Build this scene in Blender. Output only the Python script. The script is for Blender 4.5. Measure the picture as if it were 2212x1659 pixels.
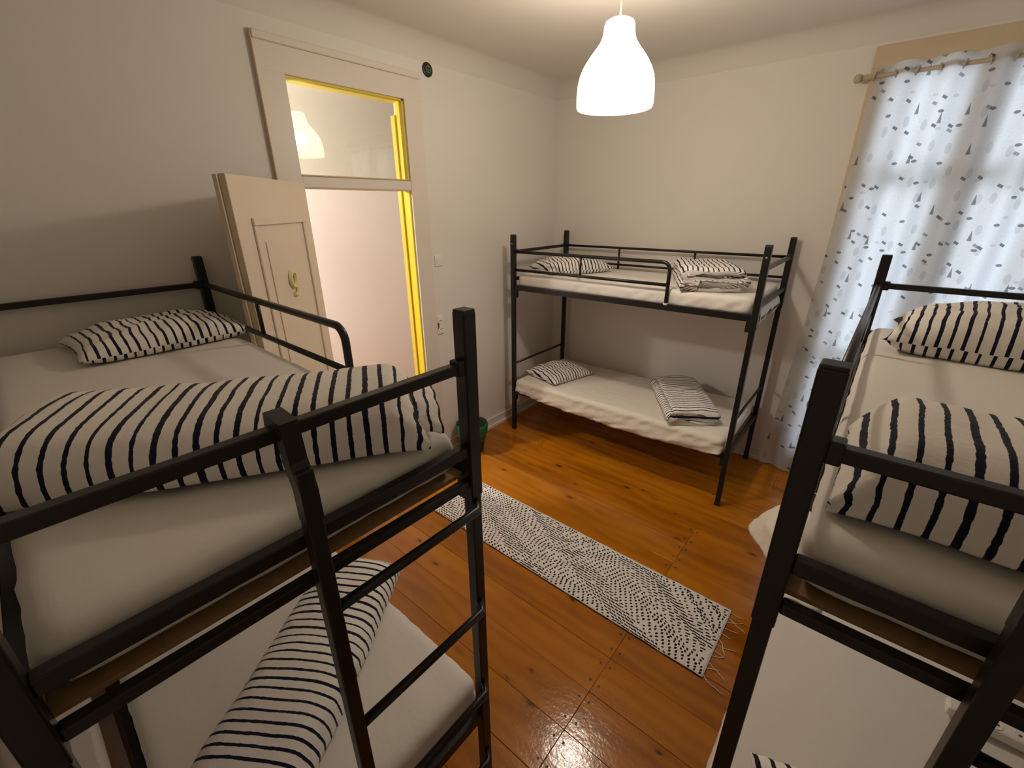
import bpy, bmesh, math, random
from mathutils import Vector, Matrix, noise
random.seed(7)
for o in list(bpy.data.objects): bpy.data.objects.remove(o)
SC = bpy.context.scene
COL = SC.collection
R = math.radians

# ------------------------------------------------------------------ camera
CAM = Vector((2.9272, -4.0067, 2.1693))
fw = Vector((-0.59618597, 0.71013885, -0.37451983))
rt = Vector((0.7677698, 0.64068342, -0.00736782))
up = Vector((-0.23471647, 0.2919376, 0.92718963))
cd = bpy.data.cameras.new('camera')
cd.sensor_width = 36.0
cd.lens = 947.02 / 2212 * 36.0
cd.clip_start = 0.02
cam = bpy.data.objects.new('camera', cd)
COL.objects.link(cam)
cam.matrix_world = Matrix(((rt.x, up.x, -fw.x, CAM.x), (rt.y, up.y, -fw.y, CAM.y), (rt.z, up.z, -fw.z, CAM.z), (0, 0, 0, 1)))
SC.camera = cam

# ------------------------------------------------------------------ world (daylight outside the window)
w = bpy.data.worlds.new('world'); SC.world = w
w.use_nodes = True
bg = w.node_tree.nodes['Background']
bg.inputs[0].default_value = (0.68, 0.76, 1.0, 1)
bg.inputs[1].default_value = 5.2

# ------------------------------------------------------------------ exposure
SC.view_settings.view_transform = 'Standard'
SC.view_settings.look = 'None'
SC.view_settings.exposure = 0.0
SC.view_settings.gamma = 1.0
SC.view_settings.use_curve_mapping = False
LAMP_W = 45.0
HALL_W = 140.0
LAMP_COL = (1.0, 0.868, 0.775)
HALL_COL = (1.0, 0.94, 0.92)

# ------------------------------------------------------------------ material helpers
MATS = {}
def newmat(name):
    m = bpy.data.materials.new(name); m.use_nodes = True
    nt = m.node_tree
    for n in list(nt.nodes): nt.nodes.remove(n)
    out = nt.nodes.new('ShaderNodeOutputMaterial')
    MATS[name] = m
    return m, nt, out
def N(nt, t, **kw):
    n = nt.nodes.new('ShaderNode' + t)
    for k, v in kw.items(): setattr(n, k, v)
    return n
def setin(nt, sock, v):
    if isinstance(v, bpy.types.NodeSocket): nt.links.new(v, sock)
    elif v is not None:
        if hasattr(sock, 'default_value'):
            try: sock.default_value = v
            except Exception: sock.default_value = (v, v, v)
def MA(nt, op, a, b=None, c=None, clamp=False):
    n = nt.nodes.new('ShaderNodeMath'); n.operation = op; n.use_clamp = clamp
    for i, v in enumerate((a, b, c)):
        if v is not None: setin(nt, n.inputs[i], v)
    return n.outputs[0]
def MIX(nt, f, a, b):
    n = nt.nodes.new('ShaderNodeMix'); n.data_type = 'RGBA'
    setin(nt, n.inputs[0], f)
    for s, v in ((n.inputs[6], a), (n.inputs[7], b)):
        if isinstance(v, tuple) and len(v) == 3: v = v + (1,)
        setin(nt, s, v)
    return n.outputs[2]
def NOISE(nt, vec, scale, detail=2, rough=.5, dim='3D'):
    n = nt.nodes.new('ShaderNodeTexNoise'); n.noise_dimensions = dim
    n.inputs['Scale'].default_value = scale; n.inputs['Detail'].default_value = detail; n.inputs['Roughness'].default_value = rough
    if vec is not None: nt.links.new(vec, n.inputs['Vector'])
    return n.outputs['Fac'] if 'Fac' in n.outputs else n.outputs[0]
def MAPV(nt, vec, scale=(1, 1, 1), loc=(0, 0, 0)):
    n = nt.nodes.new('ShaderNodeMapping'); n.inputs['Scale'].default_value = scale; n.inputs['Location'].default_value = loc
    nt.links.new(vec, n.inputs['Vector']); return n.outputs[0]
def RAMP(nt, f, stops):
    n = nt.nodes.new('ShaderNodeValToRGB'); e = n.color_ramp.elements
    while len(e) < len(stops): e.new(.5)
    for i, (p_, c) in enumerate(stops): e[i].position = p_; e[i].color = tuple(c) + (1,)
    nt.links.new(f, n.inputs[0]); return n.outputs[0]
def BSDF(nt, out, col, rough=.5, spec=.5, bump=None, bstr=.2, bdist=.01, metal=0, **kw):
    b = nt.nodes.new('ShaderNodeBsdfPrincipled')
    if isinstance(col, tuple): col = col[:3] + (1,)
    setin(nt, b.inputs['Base Color'], col); setin(nt, b.inputs['Roughness'], rough)
    b.inputs['Specular IOR Level'].default_value = spec; b.inputs['Metallic'].default_value = metal
    for k, v in kw.items(): b.inputs[k].default_value = v
    if bump is not None:
        n = nt.nodes.new('ShaderNodeBump'); n.inputs['Strength'].default_value = bstr; n.inputs['Distance'].default_value = bdist
        nt.links.new(bump, n.inputs['Height']); nt.links.new(n.outputs[0], b.inputs['Normal'])
    nt.links.new(b.outputs[0], out.inputs[0])
    return b
def TC(nt, k='Object'):
    return nt.nodes.new('ShaderNodeTexCoord').outputs[k]

def plaster(name, col, var=.04, bs=.12):
    m, nt, out = newmat(name); v = TC(nt)
    n1 = NOISE(nt, v, 1.6, 4); n2 = NOISE(nt, v, 55, 4, .6); n3 = NOISE(nt, v, 7, 3)
    c = MIX(nt, n1, tuple(x * (1 - var) for x in col), tuple(min(1, x * (1 + var)) for x in col))
    BSDF(nt, out, c, .75, .25, MA(nt, 'ADD', n2, MA(nt, 'MULTIPLY', n3, 1.5)), bs, .004)
    return m
plaster('wall_paint', (.80, .765, .72))
plaster('ceiling_paint', (.74, .70, .655), .02)
plaster('hall_paint', (.84, .79, .745))
def paint(name, col, rough=.4, bs=.08, var=.03):
    m, nt, out = newmat(name); v = TC(nt)
    n = NOISE(nt, v, 9, 4); n2 = NOISE(nt, MAPV(nt, v, (60, 60, 6)), 1, 3)
    c = MIX(nt, n, tuple(x * (1 - var) for x in col), tuple(min(1, x * (1 + var)) for x in col))
    BSDF(nt, out, c, rough, .4, n2, bs, .002); return m
paint('casing_paint', (.78, .715, .64))
paint('leaf_paint', (.80, .70, .58))
paint('edge_paint', (.60, .48, .33))
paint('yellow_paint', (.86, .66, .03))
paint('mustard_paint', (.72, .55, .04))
paint('base_paint', (.80, .755, .70), .45)
paint('window_wood', (.62, .50, .33), .5)
paint('plastic_white', (.84, .82, .77), .3, 0)
paint('digit_paint', (.80, .76, .40), .4, 0)
paint('black_metal', (.0115, .0100, .0090), .35, .02, .15)
paint('dark_plastic', (.02, .018, .016), .5, 0)
paint('clip_plastic', (.78, .74, .66), .35, 0)
paint('bin_dark', (.012, .022, .017), .45, 0)
paint('bag_green', (.016, .12, .05), .35, .3)
paint('vent_dark', (.018, .022, .014), .45, .0)
paint('vent_light', (.16, .17, .11), .5, .0)
paint('socket_hole', (.06, .05, .035), .6, 0)
paint('rust', (.15, .06, .03), .7, 0)
paint('fringe_yarn', (.78, .70, .60), .9, 0)
paint('rod_wood', (.50, .41, .30), .45, 0)
paint('cord_white', (.85, .80, .72), .5, 0)
paint('nail_dark', (.05, .018, .006), .5, 0)
paint('steel', (.45, .44, .42), .3, 0)
paint('outside_wall', (.55, .52, .48), .8)
def slatwood():
    m, nt, out = newmat('slat_wood'); v = TC(nt)
    n = NOISE(nt, MAPV(nt, v, (6, 60, 60)), 1, 4)
    BSDF(nt, out, MIX(nt, n, (.20, .115, .05), (.33, .20, .095)), .6, .3)
slatwood()

# varnished pine planks: each plank object varies by its random id
def pine():
    m, nt, out = newmat('pine_varnish')
    v = TC(nt); inf = nt.nodes.new('ShaderNodeObjectInfo'); rnd = inf.outputs['Random']
    off = nt.nodes.new('ShaderNodeCombineXYZ')
    nt.links.new(MA(nt, 'MULTIPLY', rnd, 37.0), off.inputs[0]); nt.links.new(MA(nt, 'MULTIPLY', rnd, 91.0), off.inputs[1])
    ad = nt.nodes.new('ShaderNodeVectorMath'); ad.operation = 'ADD'
    nt.links.new(v, ad.inputs[0]); nt.links.new(off.outputs[0], ad.inputs[1]); pv = ad.outputs[0]
    # wavy growth-ring grain stretched along the board
    warp = NOISE(nt, MAPV(nt, pv, (1.1, 4.5, 1)), 1, 3)
    sep = nt.nodes.new('ShaderNodeSeparateXYZ'); nt.links.new(pv, sep.inputs[0])
    g = MA(nt, 'SINE', MA(nt, 'ADD', MA(nt, 'MULTIPLY', sep.outputs[1], 62.0), MA(nt, 'MULTIPLY', warp, 21.0)))
    g = MA(nt, 'MULTIPLY_ADD', g, .5, .5)
    fine = NOISE(nt, MAPV(nt, pv, (5, 160, 1)), 1, 3, .6)
    big = NOISE(nt, MAPV(nt, pv, (1.5, 5, 1)), 1, 2)
    f = MA(nt, 'ADD', MA(nt, 'MULTIPLY', g, .13), MA(nt, 'ADD', MA(nt, 'MULTIPLY', fine, .20), MA(nt, 'MULTIPLY', big, .62)))
    f = MA(nt, 'ADD', f, MA(nt, 'MULTIPLY', MA(nt, 'SUBTRACT', rnd, .5), .22))
    c = RAMP(nt, f, [(.22, (.27, .082, .0035)), (.48, (.44, .146, .0060)), (.8, (.56, .21, .012))])
    # knots
    vo = nt.nodes.new('ShaderNodeTexVoronoi'); vo.feature = 'F1'; vo.inputs['Scale'].default_value = 1
    dn = nt.nodes.new('ShaderNodeTexNoise'); dn.inputs['Scale'].default_value = 30; dn.inputs['Detail'].default_value = 2
    nt.links.new(pv, dn.inputs['Vector'])
    sc = nt.nodes.new('ShaderNodeVectorMath'); sc.operation = 'MULTIPLY_ADD'
    nt.links.new(dn.outputs['Color'], sc.inputs[0]); sc.inputs[1].default_value = (.10, .16, 0); nt.links.new(MAPV(nt, pv, (4.0, 9.5, 1)), sc.inputs[2])
    fl = nt.nodes.new('ShaderNodeVectorMath'); fl.operation = 'MULTIPLY'; fl.inputs[1].default_value = (1, 1, 0)
    nt.links.new(sc.outputs[0], fl.inputs[0]); nt.links.new(fl.outputs[0], vo.inputs['Vector'])
    vc = nt.nodes.new('ShaderNodeSeparateColor'); nt.links.new(vo.outputs['Color'], vc.inputs[0])
    rad = MA(nt, 'MULTIPLY_ADD', vc.outputs[1], .10, .035)
    on = MA(nt, 'GREATER_THAN', vc.outputs[0], .42)
    k = MA(nt, 'DIVIDE', vo.outputs['Distance'], rad)
    core = MA(nt, 'MULTIPLY', MA(nt, 'SUBTRACT', 1.25, k, clamp=True), on, clamp=True)
    halo = MA(nt, 'MULTIPLY', MA(nt, 'MULTIPLY', MA(nt, 'SUBTRACT', 1.0, MA(nt, 'MULTIPLY', k, .38), clamp=True), on), .55, clamp=True)
    c = MIX(nt, halo, c, (.17, .048, .004))
    c = MIX(nt, core, c, (.030, .0105, .004))
    bmp = MA(nt, 'ADD', NOISE(nt, pv, 60, 3, .6), MA(nt, 'MULTIPLY', NOISE(nt, MAPV(nt, pv, (14, 26, 1)), 1, 2), 1.6))
    BSDF(nt, out, c, MA(nt, 'MULTIPLY_ADD', fine, .08, .11), .38, bmp, .20, .0025)
pine()

def cotton(name, col, bs=.25, scale=1.0):
    m, nt, out = newmat(name); v = TC(nt)
    n1 = NOISE(nt, MAPV(nt, v, (5 * scale, 9 * scale, 9 * scale)), 1, 4, .55); n2 = NOISE(nt, v, 320, 2)
    h = MA(nt, 'ADD', n1, MA(nt, 'MULTIPLY', n2, .06))
    b = BSDF(nt, out, col, .85, .15, h, bs, .012)
    b.inputs['Sheen Weight'].default_value = .15
cotton('sheet_cotton', (.74, .705, .64))
cotton('sheet_cream', (.76, .70, .60), .55, 1.6)

def stripes(name, axis, period, w0=.30, skew=0.0):
    m, nt, out = newmat(name); uv = TC(nt, 'UV')
    sep = nt.nodes.new('ShaderNodeSeparateXYZ'); nt.links.new(uv, sep.inputs[0])
    a, b = sep.outputs[axis], sep.outputs[1 - axis]
    wob = NOISE(nt, uv, 5.0, 2)
    t = MA(nt, 'ADD', MA(nt, 'MULTIPLY', a, 1 / period), MA(nt, 'MULTIPLY', MA(nt, 'SUBTRACT', wob, .5), .35))
    if skew: t = MA(nt, 'ADD', t, MA(nt, 'MULTIPLY', b, skew / period))
    fr = MA(nt, 'FRACT', t); cell = MA(nt, 'FLOOR', t)
    wn = nt.nodes.new('ShaderNodeTexWhiteNoise'); wn.noise_dimensions = '1D'; nt.links.new(cell, wn.inputs['W'])
    cv = nt.nodes.new('ShaderNodeCombineXYZ'); nt.links.new(cell, cv.inputs[0]); nt.links.new(MA(nt, 'MULTIPLY', b, 55.0), cv.inputs[1])
    jit = NOISE(nt, cv.outputs[0], 1.0, 2)
    wd = MA(nt, 'ADD', MA(nt, 'ADD', w0 * .62, MA(nt, 'MULTIPLY', wn.outputs[0], w0 * .45)), MA(nt, 'MULTIPLY', MA(nt, 'SUBTRACT', jit, .5), .26))
    d = MA(nt, 'ABSOLUTE', MA(nt, 'SUBTRACT', fr, .5))
    mask = MA(nt, 'MULTIPLY_ADD', MA(nt, 'SUBTRACT', MA(nt, 'MULTIPLY', wd, .5), d), 40.0, .5, clamp=True)
    ink = MIX(nt, NOISE(nt, uv, 9, 2), (.006, .0055, .008), (.012, .016, .055))
    c = MIX(nt, mask, (.82, .78, .715), ink)
    n1 = NOISE(nt, uv, 11, 4, .55); n2 = NOISE(nt, uv, 420, 1)
    bb = BSDF(nt, out, c, .85, .12, MA(nt, 'ADD', n1, MA(nt, 'MULTIPLY', n2, .05)), .35, .02)
    bb.inputs['Sheen Weight'].default_value = .1
stripes('stripe_wide_v', 1, .0385, .33)
stripes('stripe_mid_v', 1, .033, .33)
stripes('stripe_mid_u', 0, .031, .33)
stripes('stripe_fine_u', 0, .034, .36)
stripes('stripe_fine_v', 1, .036, .36)
stripes('stripe_pillow_b', 1, .034, .36, .1)
stripes('stripe_pillow_low', 1, .033, .36, .15)

def rugmats():
    m, nt, out = newmat('rug_cotton'); v = TC(nt)
    wv = nt.nodes.new('ShaderNodeTexWave'); wv.inputs['Scale'].default_value = 60; wv.inputs['Distortion'].default_value = 1.0; nt.links.new(v, wv.inputs['Vector'])
    n = NOISE(nt, v, 8, 3)
    BSDF(nt, out, MIX(nt, n, (.80, .76, .72), (.88, .84, .80)), .95, .1, MA(nt, 'ADD', wv.outputs['Fac'], NOISE(nt, v, 200, 2)), .5, .002)
    m, nt, out = newmat('rug_black')
    BSDF(nt, out, (.018, .015, .014, 1), .95, .1)
rugmats()

def curtainmat():
    m, nt, out = newmat('curtain_print'); uv = TC(nt, 'UV')
    sep = nt.nodes.new('ShaderNodeSeparateXYZ'); nt.links.new(uv, sep.inputs[0])
    def layer(cw, ch, ox, oy, seed, kind, dens):
        x = MA(nt, 'MULTIPLY_ADD', sep.outputs[0], 1 / cw, ox); y = MA(nt, 'MULTIPLY_ADD', sep.outputs[1], 1 / ch, oy)
        x = MA(nt, 'ADD', x, MA(nt, 'MULTIPLY', MA(nt, 'FLOOR', y), .37))
        ix, iy = MA(nt, 'FLOOR', x), MA(nt, 'FLOOR', y)
        cv = nt.nodes.new('ShaderNodeCombineXYZ'); nt.links.new(ix, cv.inputs[0]); nt.links.new(iy, cv.inputs[1]); cv.inputs[2].default_value = seed
        wn = nt.nodes.new('ShaderNodeTexWhiteNoise'); wn.noise_dimensions = '3D'; nt.links.new(cv.outputs[0], wn.inputs['Vector'])
        sc_ = nt.nodes.new('ShaderNodeSeparateColor'); nt.links.new(wn.outputs['Color'], sc_.inputs[0])
        r, g, b = sc_.outputs
        px = MA(nt, 'MULTIPLY', MA(nt, 'SUBTRACT', MA(nt, 'SUBTRACT', MA(nt, 'FRACT', x), .5), MA(nt, 'MULTIPLY', MA(nt, 'SUBTRACT', r, .5), .5)), cw)
        py = MA(nt, 'MULTIPLY', MA(nt, 'SUBTRACT', MA(nt, 'SUBTRACT', MA(nt, 'FRACT', y), .5), MA(nt, 'MULTIPLY', MA(nt, 'SUBTRACT', g, .5), .5)), ch)
        ax, ay = MA(nt, 'ABSOLUTE', px), MA(nt, 'ABSOLUTE', py)
        if kind == 'diamond':       # slanted lozenge
            q = MA(nt, 'ADD', px, MA(nt, 'MULTIPLY', py, -.8))
            d = MA(nt, 'ADD', MA(nt, 'DIVIDE', MA(nt, 'ABSOLUTE', q), .020), MA(nt, 'DIVIDE', ay, .015))
        elif kind == 'leaf':
            d = MA(nt, 'ADD', MA(nt, 'POWER', MA(nt, 'DIVIDE', ax, .019), 2.0), MA(nt, 'POWER', MA(nt, 'DIVIDE', ay, .009), 2.0))
        elif kind == 'tree':        # tall triangle
            d = MA(nt, 'ADD', MA(nt, 'DIVIDE', ax, .015), MA(nt, 'MULTIPLY_ADD', py, -14.0, .45))
            d = MA(nt, 'MAXIMUM', d, MA(nt, 'DIVIDE', ay, .032))
        else:                       # pale round tree
            d = MA(nt, 'ADD', MA(nt, 'POWER', MA(nt, 'DIVIDE', ax, .019), 2.0), MA(nt, 'POWER', MA(nt, 'DIVIDE', ay, .032), 2.0))
        f = MA(nt, 'MULTIPLY_ADD', MA(nt, 'SUBTRACT', 1.0, d), 8.0, 0, clamp=True)
        return MA(nt, 'MULTIPLY', f, MA(nt, 'LESS_THAN', b, dens)), r
    c = (.80, .80, .80, 1)
    n = NOISE(nt, MAPV(nt, uv, (60, 90, 1)), 1, 3)
    c = MIX(nt, MA(nt, 'MULTIPLY', MA(nt, 'GREATER_THAN', n, .63), .16), c, (.3, .3, .3))
    for cw, ch, ox, oy, seed, kind, dens, col, op in (
            (.12, .15, .2, .1, 1., 'round', .50, (.45, .46, .48), .42), (.15, .17, .1, .3, 7., 'leaf', .35, (.58, .45, .43), .45),
            (.125, .17, .0, .4, 2., 'diamond', .55, (.10, .12, .125), .85), (.15, .20, .5, .8, 3., 'leaf', .5, (.12, .15, .155), .85),
            (.17, .24, .3, .2, 4., 'tree', .5, (.13, .145, .15), .82), (.16, .15, .7, .6, 5., 'diamond', .35, (.20, .22, .23), .75)):
        f, r = layer(cw, ch, ox, oy, seed, kind, dens)
        c = MIX(nt, MA(nt, 'MULTIPLY', f, op), c, col)
    d = nt.nodes.new('ShaderNodeBsdfDiffuse'); t = nt.nodes.new('ShaderNodeBsdfTranslucent'); mx = nt.nodes.new('ShaderNodeMixShader')
    nt.links.new(c, d.inputs[0]); nt.links.new(c, t.inputs[0]); mx.inputs[0].default_value = .6
    nt.links.new(d.outputs[0], mx.inputs[1]); nt.links.new(t.outputs[0], mx.inputs[2]); nt.links.new(mx.outputs[0], out.inputs[0])
curtainmat()

def glassmat():
    m, nt, out = newmat('pane_glass')
    t = nt.nodes.new('ShaderNodeBsdfTransparent'); t.inputs[0].default_value = (.93, .95, .90, 1)
    g = nt.nodes.new('ShaderNodeBsdfGlossy'); g.inputs['Roughness'].default_value = 0.0
    f = nt.nodes.new('ShaderNodeFresnel'); f.inputs[0].default_value = 1.52
    mx = nt.nodes.new('ShaderNodeMixShader')
    nt.links.new(f.outputs[0], mx.inputs[0]); nt.links.new(t.outputs[0], mx.inputs[1]); nt.links.new(g.outputs[0], mx.inputs[2])
    nt.links.new(mx.outputs[0], out.inputs[0])
glassmat()
def shademat():
    m, nt, out = newmat('lamp_shade_glow')
    t = nt.nodes.new('ShaderNodeBsdfTransparent'); t.inputs[0].default_value = (.42, .42, .42, 1)
    e = nt.nodes.new('ShaderNodeEmission'); e.inputs[0].default_value = (1.0, .84, .50, 1); e.inputs[1].default_value = 6.4
    l = nt.nodes.new('ShaderNodeBsdfTranslucent'); l.inputs[0].default_value = (.012, .012, .010, 1)
    a = nt.nodes.new('ShaderNodeAddShader'); b = nt.nodes.new('ShaderNodeAddShader')
    nt.links.new(t.outputs[0], a.inputs[0]); nt.links.new(e.outputs[0], a.inputs[1])
    nt.links.new(a.outputs[0], b.inputs[0]); nt.links.new(l.outputs[0], b.inputs[1]); nt.links.new(b.outputs[0], out.inputs[0])
shademat()

# ------------------------------------------------------------------ mesh helpers
def obj(name, bm, mat, parent=None, smooth=False, loc=None, rotz=0):
    if isinstance(bm, bpy.types.Mesh): me = bm
    else:
        bmesh.ops.recalc_face_normals(bm, faces=bm.faces)
        me = bpy.data.meshes.new(name); bm.to_mesh(me); bm.free()
        if smooth:
            for p in me.polygons: p.use_smooth = True
        if mat: me.materials.append(MATS[mat])
    o = bpy.data.objects.new(name, me); COL.objects.link(o)
    if parent: o.parent = parent
    if loc is not None: o.location = loc
    o.rotation_euler = (0, 0, rotz)
    return o
def empty(name, loc=(0, 0, 0), rotz=0):
    o = bpy.data.objects.new(name, None); COL.objects.link(o)
    o.empty_display_size = .1; o.location = loc; o.rotation_euler = (0, 0, rotz); return o
def tag(o, label, cat=None, group=None, kind=None):
    o['label'] = label
    if cat: o['category'] = cat
    if group: o['group'] = group
    if kind: o['kind'] = kind
    return o
def box(bm, x0, x1, y0, y1, z0, z1, bev=0):
    vs = [bm.verts.new((x, y, z)) for z in (z0, z1) for x, y in ((x0, y0), (x1, y0), (x1, y1), (x0, y1))]
    fs = [bm.faces.new([vs[i] for i in q]) for q in ((3, 2, 1, 0), (4, 5, 6, 7), (0, 1, 5, 4), (1, 2, 6, 5), (2, 3, 7, 6), (3, 0, 4, 7))]
    if bev:
        es = list({e for f in fs for e in f.edges})
        bmesh.ops.bevel(bm, geom=es, offset=bev, segments=2, profile=.5, affect='EDGES')
    return bm
def B(*a, bev=0):
    bm = bmesh.new()
    x0, x1, y0, y1, z0, z1 = a
    return box(bm, min(x0, x1), max(x0, x1), min(y0, y1), max(y0, y1), min(z0, z1), max(z0, z1), bev)
def tube(bm, pts, r, n=8, closed=False, square=False, upv=(0, 0, 1)):
    pts = [Vector(p) for p in pts]; rings = []
    m = len(pts)
    rr = r if isinstance(r, (list, tuple)) else [r] * m
    for i, p in enumerate(pts):
        if closed: d = pts[(i + 1) % m] - pts[i - 1]
        else: d = pts[min(i + 1, m - 1)] - pts[max(i - 1, 0)]
        d.normalize(); a = Vector(upv)
        if abs(d.dot(a)) > .95: a = Vector((1, 0, 0))
        s = d.cross(a).normalized(); t = s.cross(d)
        ring = []
        for k in range(n):
            an = 2 * math.pi * (k + (.5 if square else 0)) / n
            q = rr[i] * (1.414 if square else 1)
            ring.append(bm.verts.new(p + (s * math.cos(an) + t * math.sin(an)) * q))
        rings.append(ring)
    for i in range(m if closed else m - 1):
        A, C = rings[i], rings[(i + 1) % m]
        for k in range(n): bm.faces.new((A[k], A[(k + 1) % n], C[(k + 1) % n], C[k]))
    if not closed:
        bm.faces.new(rings[0][::-1]); bm.faces.new(rings[-1])
    return bm
def lathe(bm, prof, n=32, c=(0, 0, 0), cap=False):
    rings = [[bm.verts.new((c[0] + r * math.cos(2 * math.pi * k / n), c[1] + r * math.sin(2 * math.pi * k / n), c[2] + z)) for k in range(n)] for r, z in prof]
    for A, C in zip(rings, rings[1:]):
        for k in range(n): bm.faces.new((A[k], A[(k + 1) % n], C[(k + 1) % n], C[k]))
    if cap:
        bm.faces.new(rings[0][::-1]); bm.faces.new(rings[-1])
    return bm
def nz(x, y, z=0.): return noise.noise(Vector((x, y, z)))

# ================================================================== SETTING
XW, YB, XR, YF, ZC = 0.08, 0.12, 3.98, -4.195, 3.25     # wall faces and ceiling
DY0, DY1, DZ = -2.58, -1.765, 2.865                    # door opening
WX0, WX1, WZ0, WZ1 = 2.63, 3.66, 0.06, 2.98            # window opening
TH = 0.11
def S(o, label): return tag(o, label, None, None, 'structure')

# floor: sub-floor and pine planks
fl = obj('floor', B(-1.75, XR, YF, YB, -.06, -.022), 'bin_dark'); S(fl, 'varnished orange pine plank floor of the dormitory')
PW = .2155
seams = [-2.485 + PW * k for k in range(-10, 14)]
joint = lambda k: {0: [.55, 2.30], 1: [1.35]}[k % 2]
bmn = lathe(bmesh.new(), [(.006, -.001), (.006, .0004), (.0005, .0004)], 8); NAIL = bpy.data.meshes.new('nail'); bmn.to_mesh(NAIL); bmn.free(); NAIL.materials.append(MATS['nail_dark'])
for k in range(len(seams) - 1):
    y0, y1 = max(seams[k], YF), min(seams[k + 1], YB)
    if y1 - y0 < .03: continue
    xs = [XW] + ([2.30] if y0 < -1.4 or k % 3 == 0 else [[1.15, 2.75], [3.1], [0.7, 2.62]][k % 3]) + [XR]
    for a, b in zip(xs, xs[1:]):
        bm = B(a + .0008, b - .0008, y0 + .0009, y1 - .0009, -.022, random.uniform(-.0012, .0006), bev=.0012)
        c = Vector(((a + b) / 2, (y0 + y1) / 2, 0))
        for v in bm.verts: v.co -= c
        obj('plank', bm, 'pine_varnish', fl, loc=c)
    for xj in xs[1:-1]:
        for sx_ in (-1, 1):
            for fy in (.22, .78):
                nl = obj('nail', NAIL, None, fl, loc=(xj + sx_ * (.022 + .006 * random.random()), y0 + (y1 - y0) * fy + random.uniform(-.01, .01), .0007))
    # hall side boards
    bm = B(-1.75, XW - .001, y0 + .0009, y1 - .0009, -.022, 0, bev=.0012)
    obj('plank', bm, 'pine_varnish', fl)

# left wall with the doorway (the door wall)
bm = bmesh.new()
x0, x1 = XW - TH, XW
box(bm, x0, x1, YF - .1, DY0, -.06, 3.3); box(bm, x0, x1, DY1, YB + .1, -.06, 3.3); box(bm, x0, x1, DY0, DY1, DZ, 3.3)
S(obj('wall_left', bm, 'wall_paint'), 'white plastered wall with the doorway and transom')
# back wall with window
bm = bmesh.new()
y0, y1 = YB, YB + .25
box(bm, XW, WX0, y0, y1, -.06, 3.3); box(bm, WX1, XR + .1, y0, y1, -.06, 3.3); box(bm, WX0, WX1, y0, y1, WZ1, 3.3); box(bm, WX0, WX1, y0, y1, -.06, WZ0)
S(obj('wall_back', bm, 'wall_paint'), 'white plastered wall behind the far bunk bed')
S(obj('wall_right', B(XR, XR + .12, YF - .1, YB, -.06, 3.3), 'wall_paint'), 'white plastered wall beyond the right bunk bed')
S(obj('wall_front', B(XW, XR, YF - .12, YF, -.06, 3.3), 'wall_paint'), 'white plastered wall on the near side of the room')
# ceiling with a rounded cove
bm = bmesh.new(); RC = .13; loops = []
for i in range(25):
    a = math.pi / 2 * i / 24; ins = RC * (1 - math.cos(a)); z = ZC - RC + RC * math.sin(a)
    loops.append([bm.verts.new(q) for q in ((XW + ins, YF + ins, z), (XR - ins, YF + ins, z), (XR - ins, YB - ins, z), (XW + ins, YB - ins, z))])
for A, C in zip(loops, loops[1:]):
    for k in range(4): bm.faces.new((A[k], A[(k + 1) % 4], C[(k + 1) % 4], C[k]))
bm.faces.new(loops[-1])
ce = obj('ceiling', bm, 'ceiling_paint')
S(ce, 'plain plaster ceiling with softly rounded cove edges')
S(obj('ceiling_slab', B(-1.9, XR + .1, YF - .1, YB + .25, 3.3, 3.36), 'ceiling_paint'), 'ceiling slab above the room and hall')
# baseboards
bm = bmesh.new()
for ya, yb in ((DY1 + .155, YB), (YF, DY0 - .155)):
    box(bm, XW, XW + .014, ya, yb, 0, .105); box(bm, XW, XW + .03, ya, yb, 0, .028)
S(obj('baseboard_left', bm, 'base_paint'), 'low painted baseboard along the door wall')
bm = bmesh.new(); box(bm, XW, WX0 - .12, YB - .014, YB, 0, .105); box(bm, XW, WX0 - .12, YB - .03, YB, 0, .028)
S(obj('baseboard_back', bm, 'base_paint'), 'low painted baseboard along the back wall')

# door casing, lining and transom
tr = S(empty('trim_1', (XW, (DY0 + DY1) / 2, 0)), 'wide flat painted door casing around doorway and transom')
def child(name, par, bm, mat, smooth=False):
    o = obj(name, bm, mat, None, smooth); o.parent = par; o.matrix_parent_inverse = Matrix.Translation(par.location).inverted() if par.type == 'EMPTY' and par.rotation_euler[2] == 0 else Matrix.Identity(4)
    return o
CW = .150
child('casing_board', tr, B(XW, XW + .016, DY0 - CW, DY0, 0, DZ + .165, bev=.003), 'casing_paint')
child('casing_board', tr, B(XW, XW + .016, DY1, DY1 + CW, 0, DZ + .165, bev=.003), 'casing_paint')
child('casing_board', tr, B(XW, XW + .017, DY0 - CW, DY1 + CW, DZ, DZ + .135, bev=.003), 'casing_paint')
child('cornice_strip', tr, B(XW, XW + .032, DY0 - CW, DY1 + CW, DZ + .135, DZ + .175, bev=.008), 'casing_paint')
child('edge_bead', tr, B(XW, XW + .026, DY0 - CW - .007, DY0 - CW, 0, DZ + .17, bev=.003), 'edge_paint')
child('transom_bar', tr, B(XW - .055, XW + .012, DY0, DY1, 2.288, 2.352, bev=.004), 'casing_paint')
child('transom_bead', tr, B(XW - .05, XW + .018, DY0, DY1, 2.352, 2.360, bev=.002), 'edge_paint')
child('head_stop', tr, B(XW - .05, XW + .014, DY0, DY1, 2.281, 2.288), 'edge_paint')
child('jamb_lining', tr, B(x0 + .03, XW - .004, DY1 - .012, DY1, 0, DZ), 'yellow_paint')
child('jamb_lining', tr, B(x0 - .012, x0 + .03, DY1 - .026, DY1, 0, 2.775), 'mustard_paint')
child('jamb_lining', tr, B(x0 - .012, XW - .004, DY0, DY0 + .008, 0, DZ), 'casing_paint')
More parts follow.
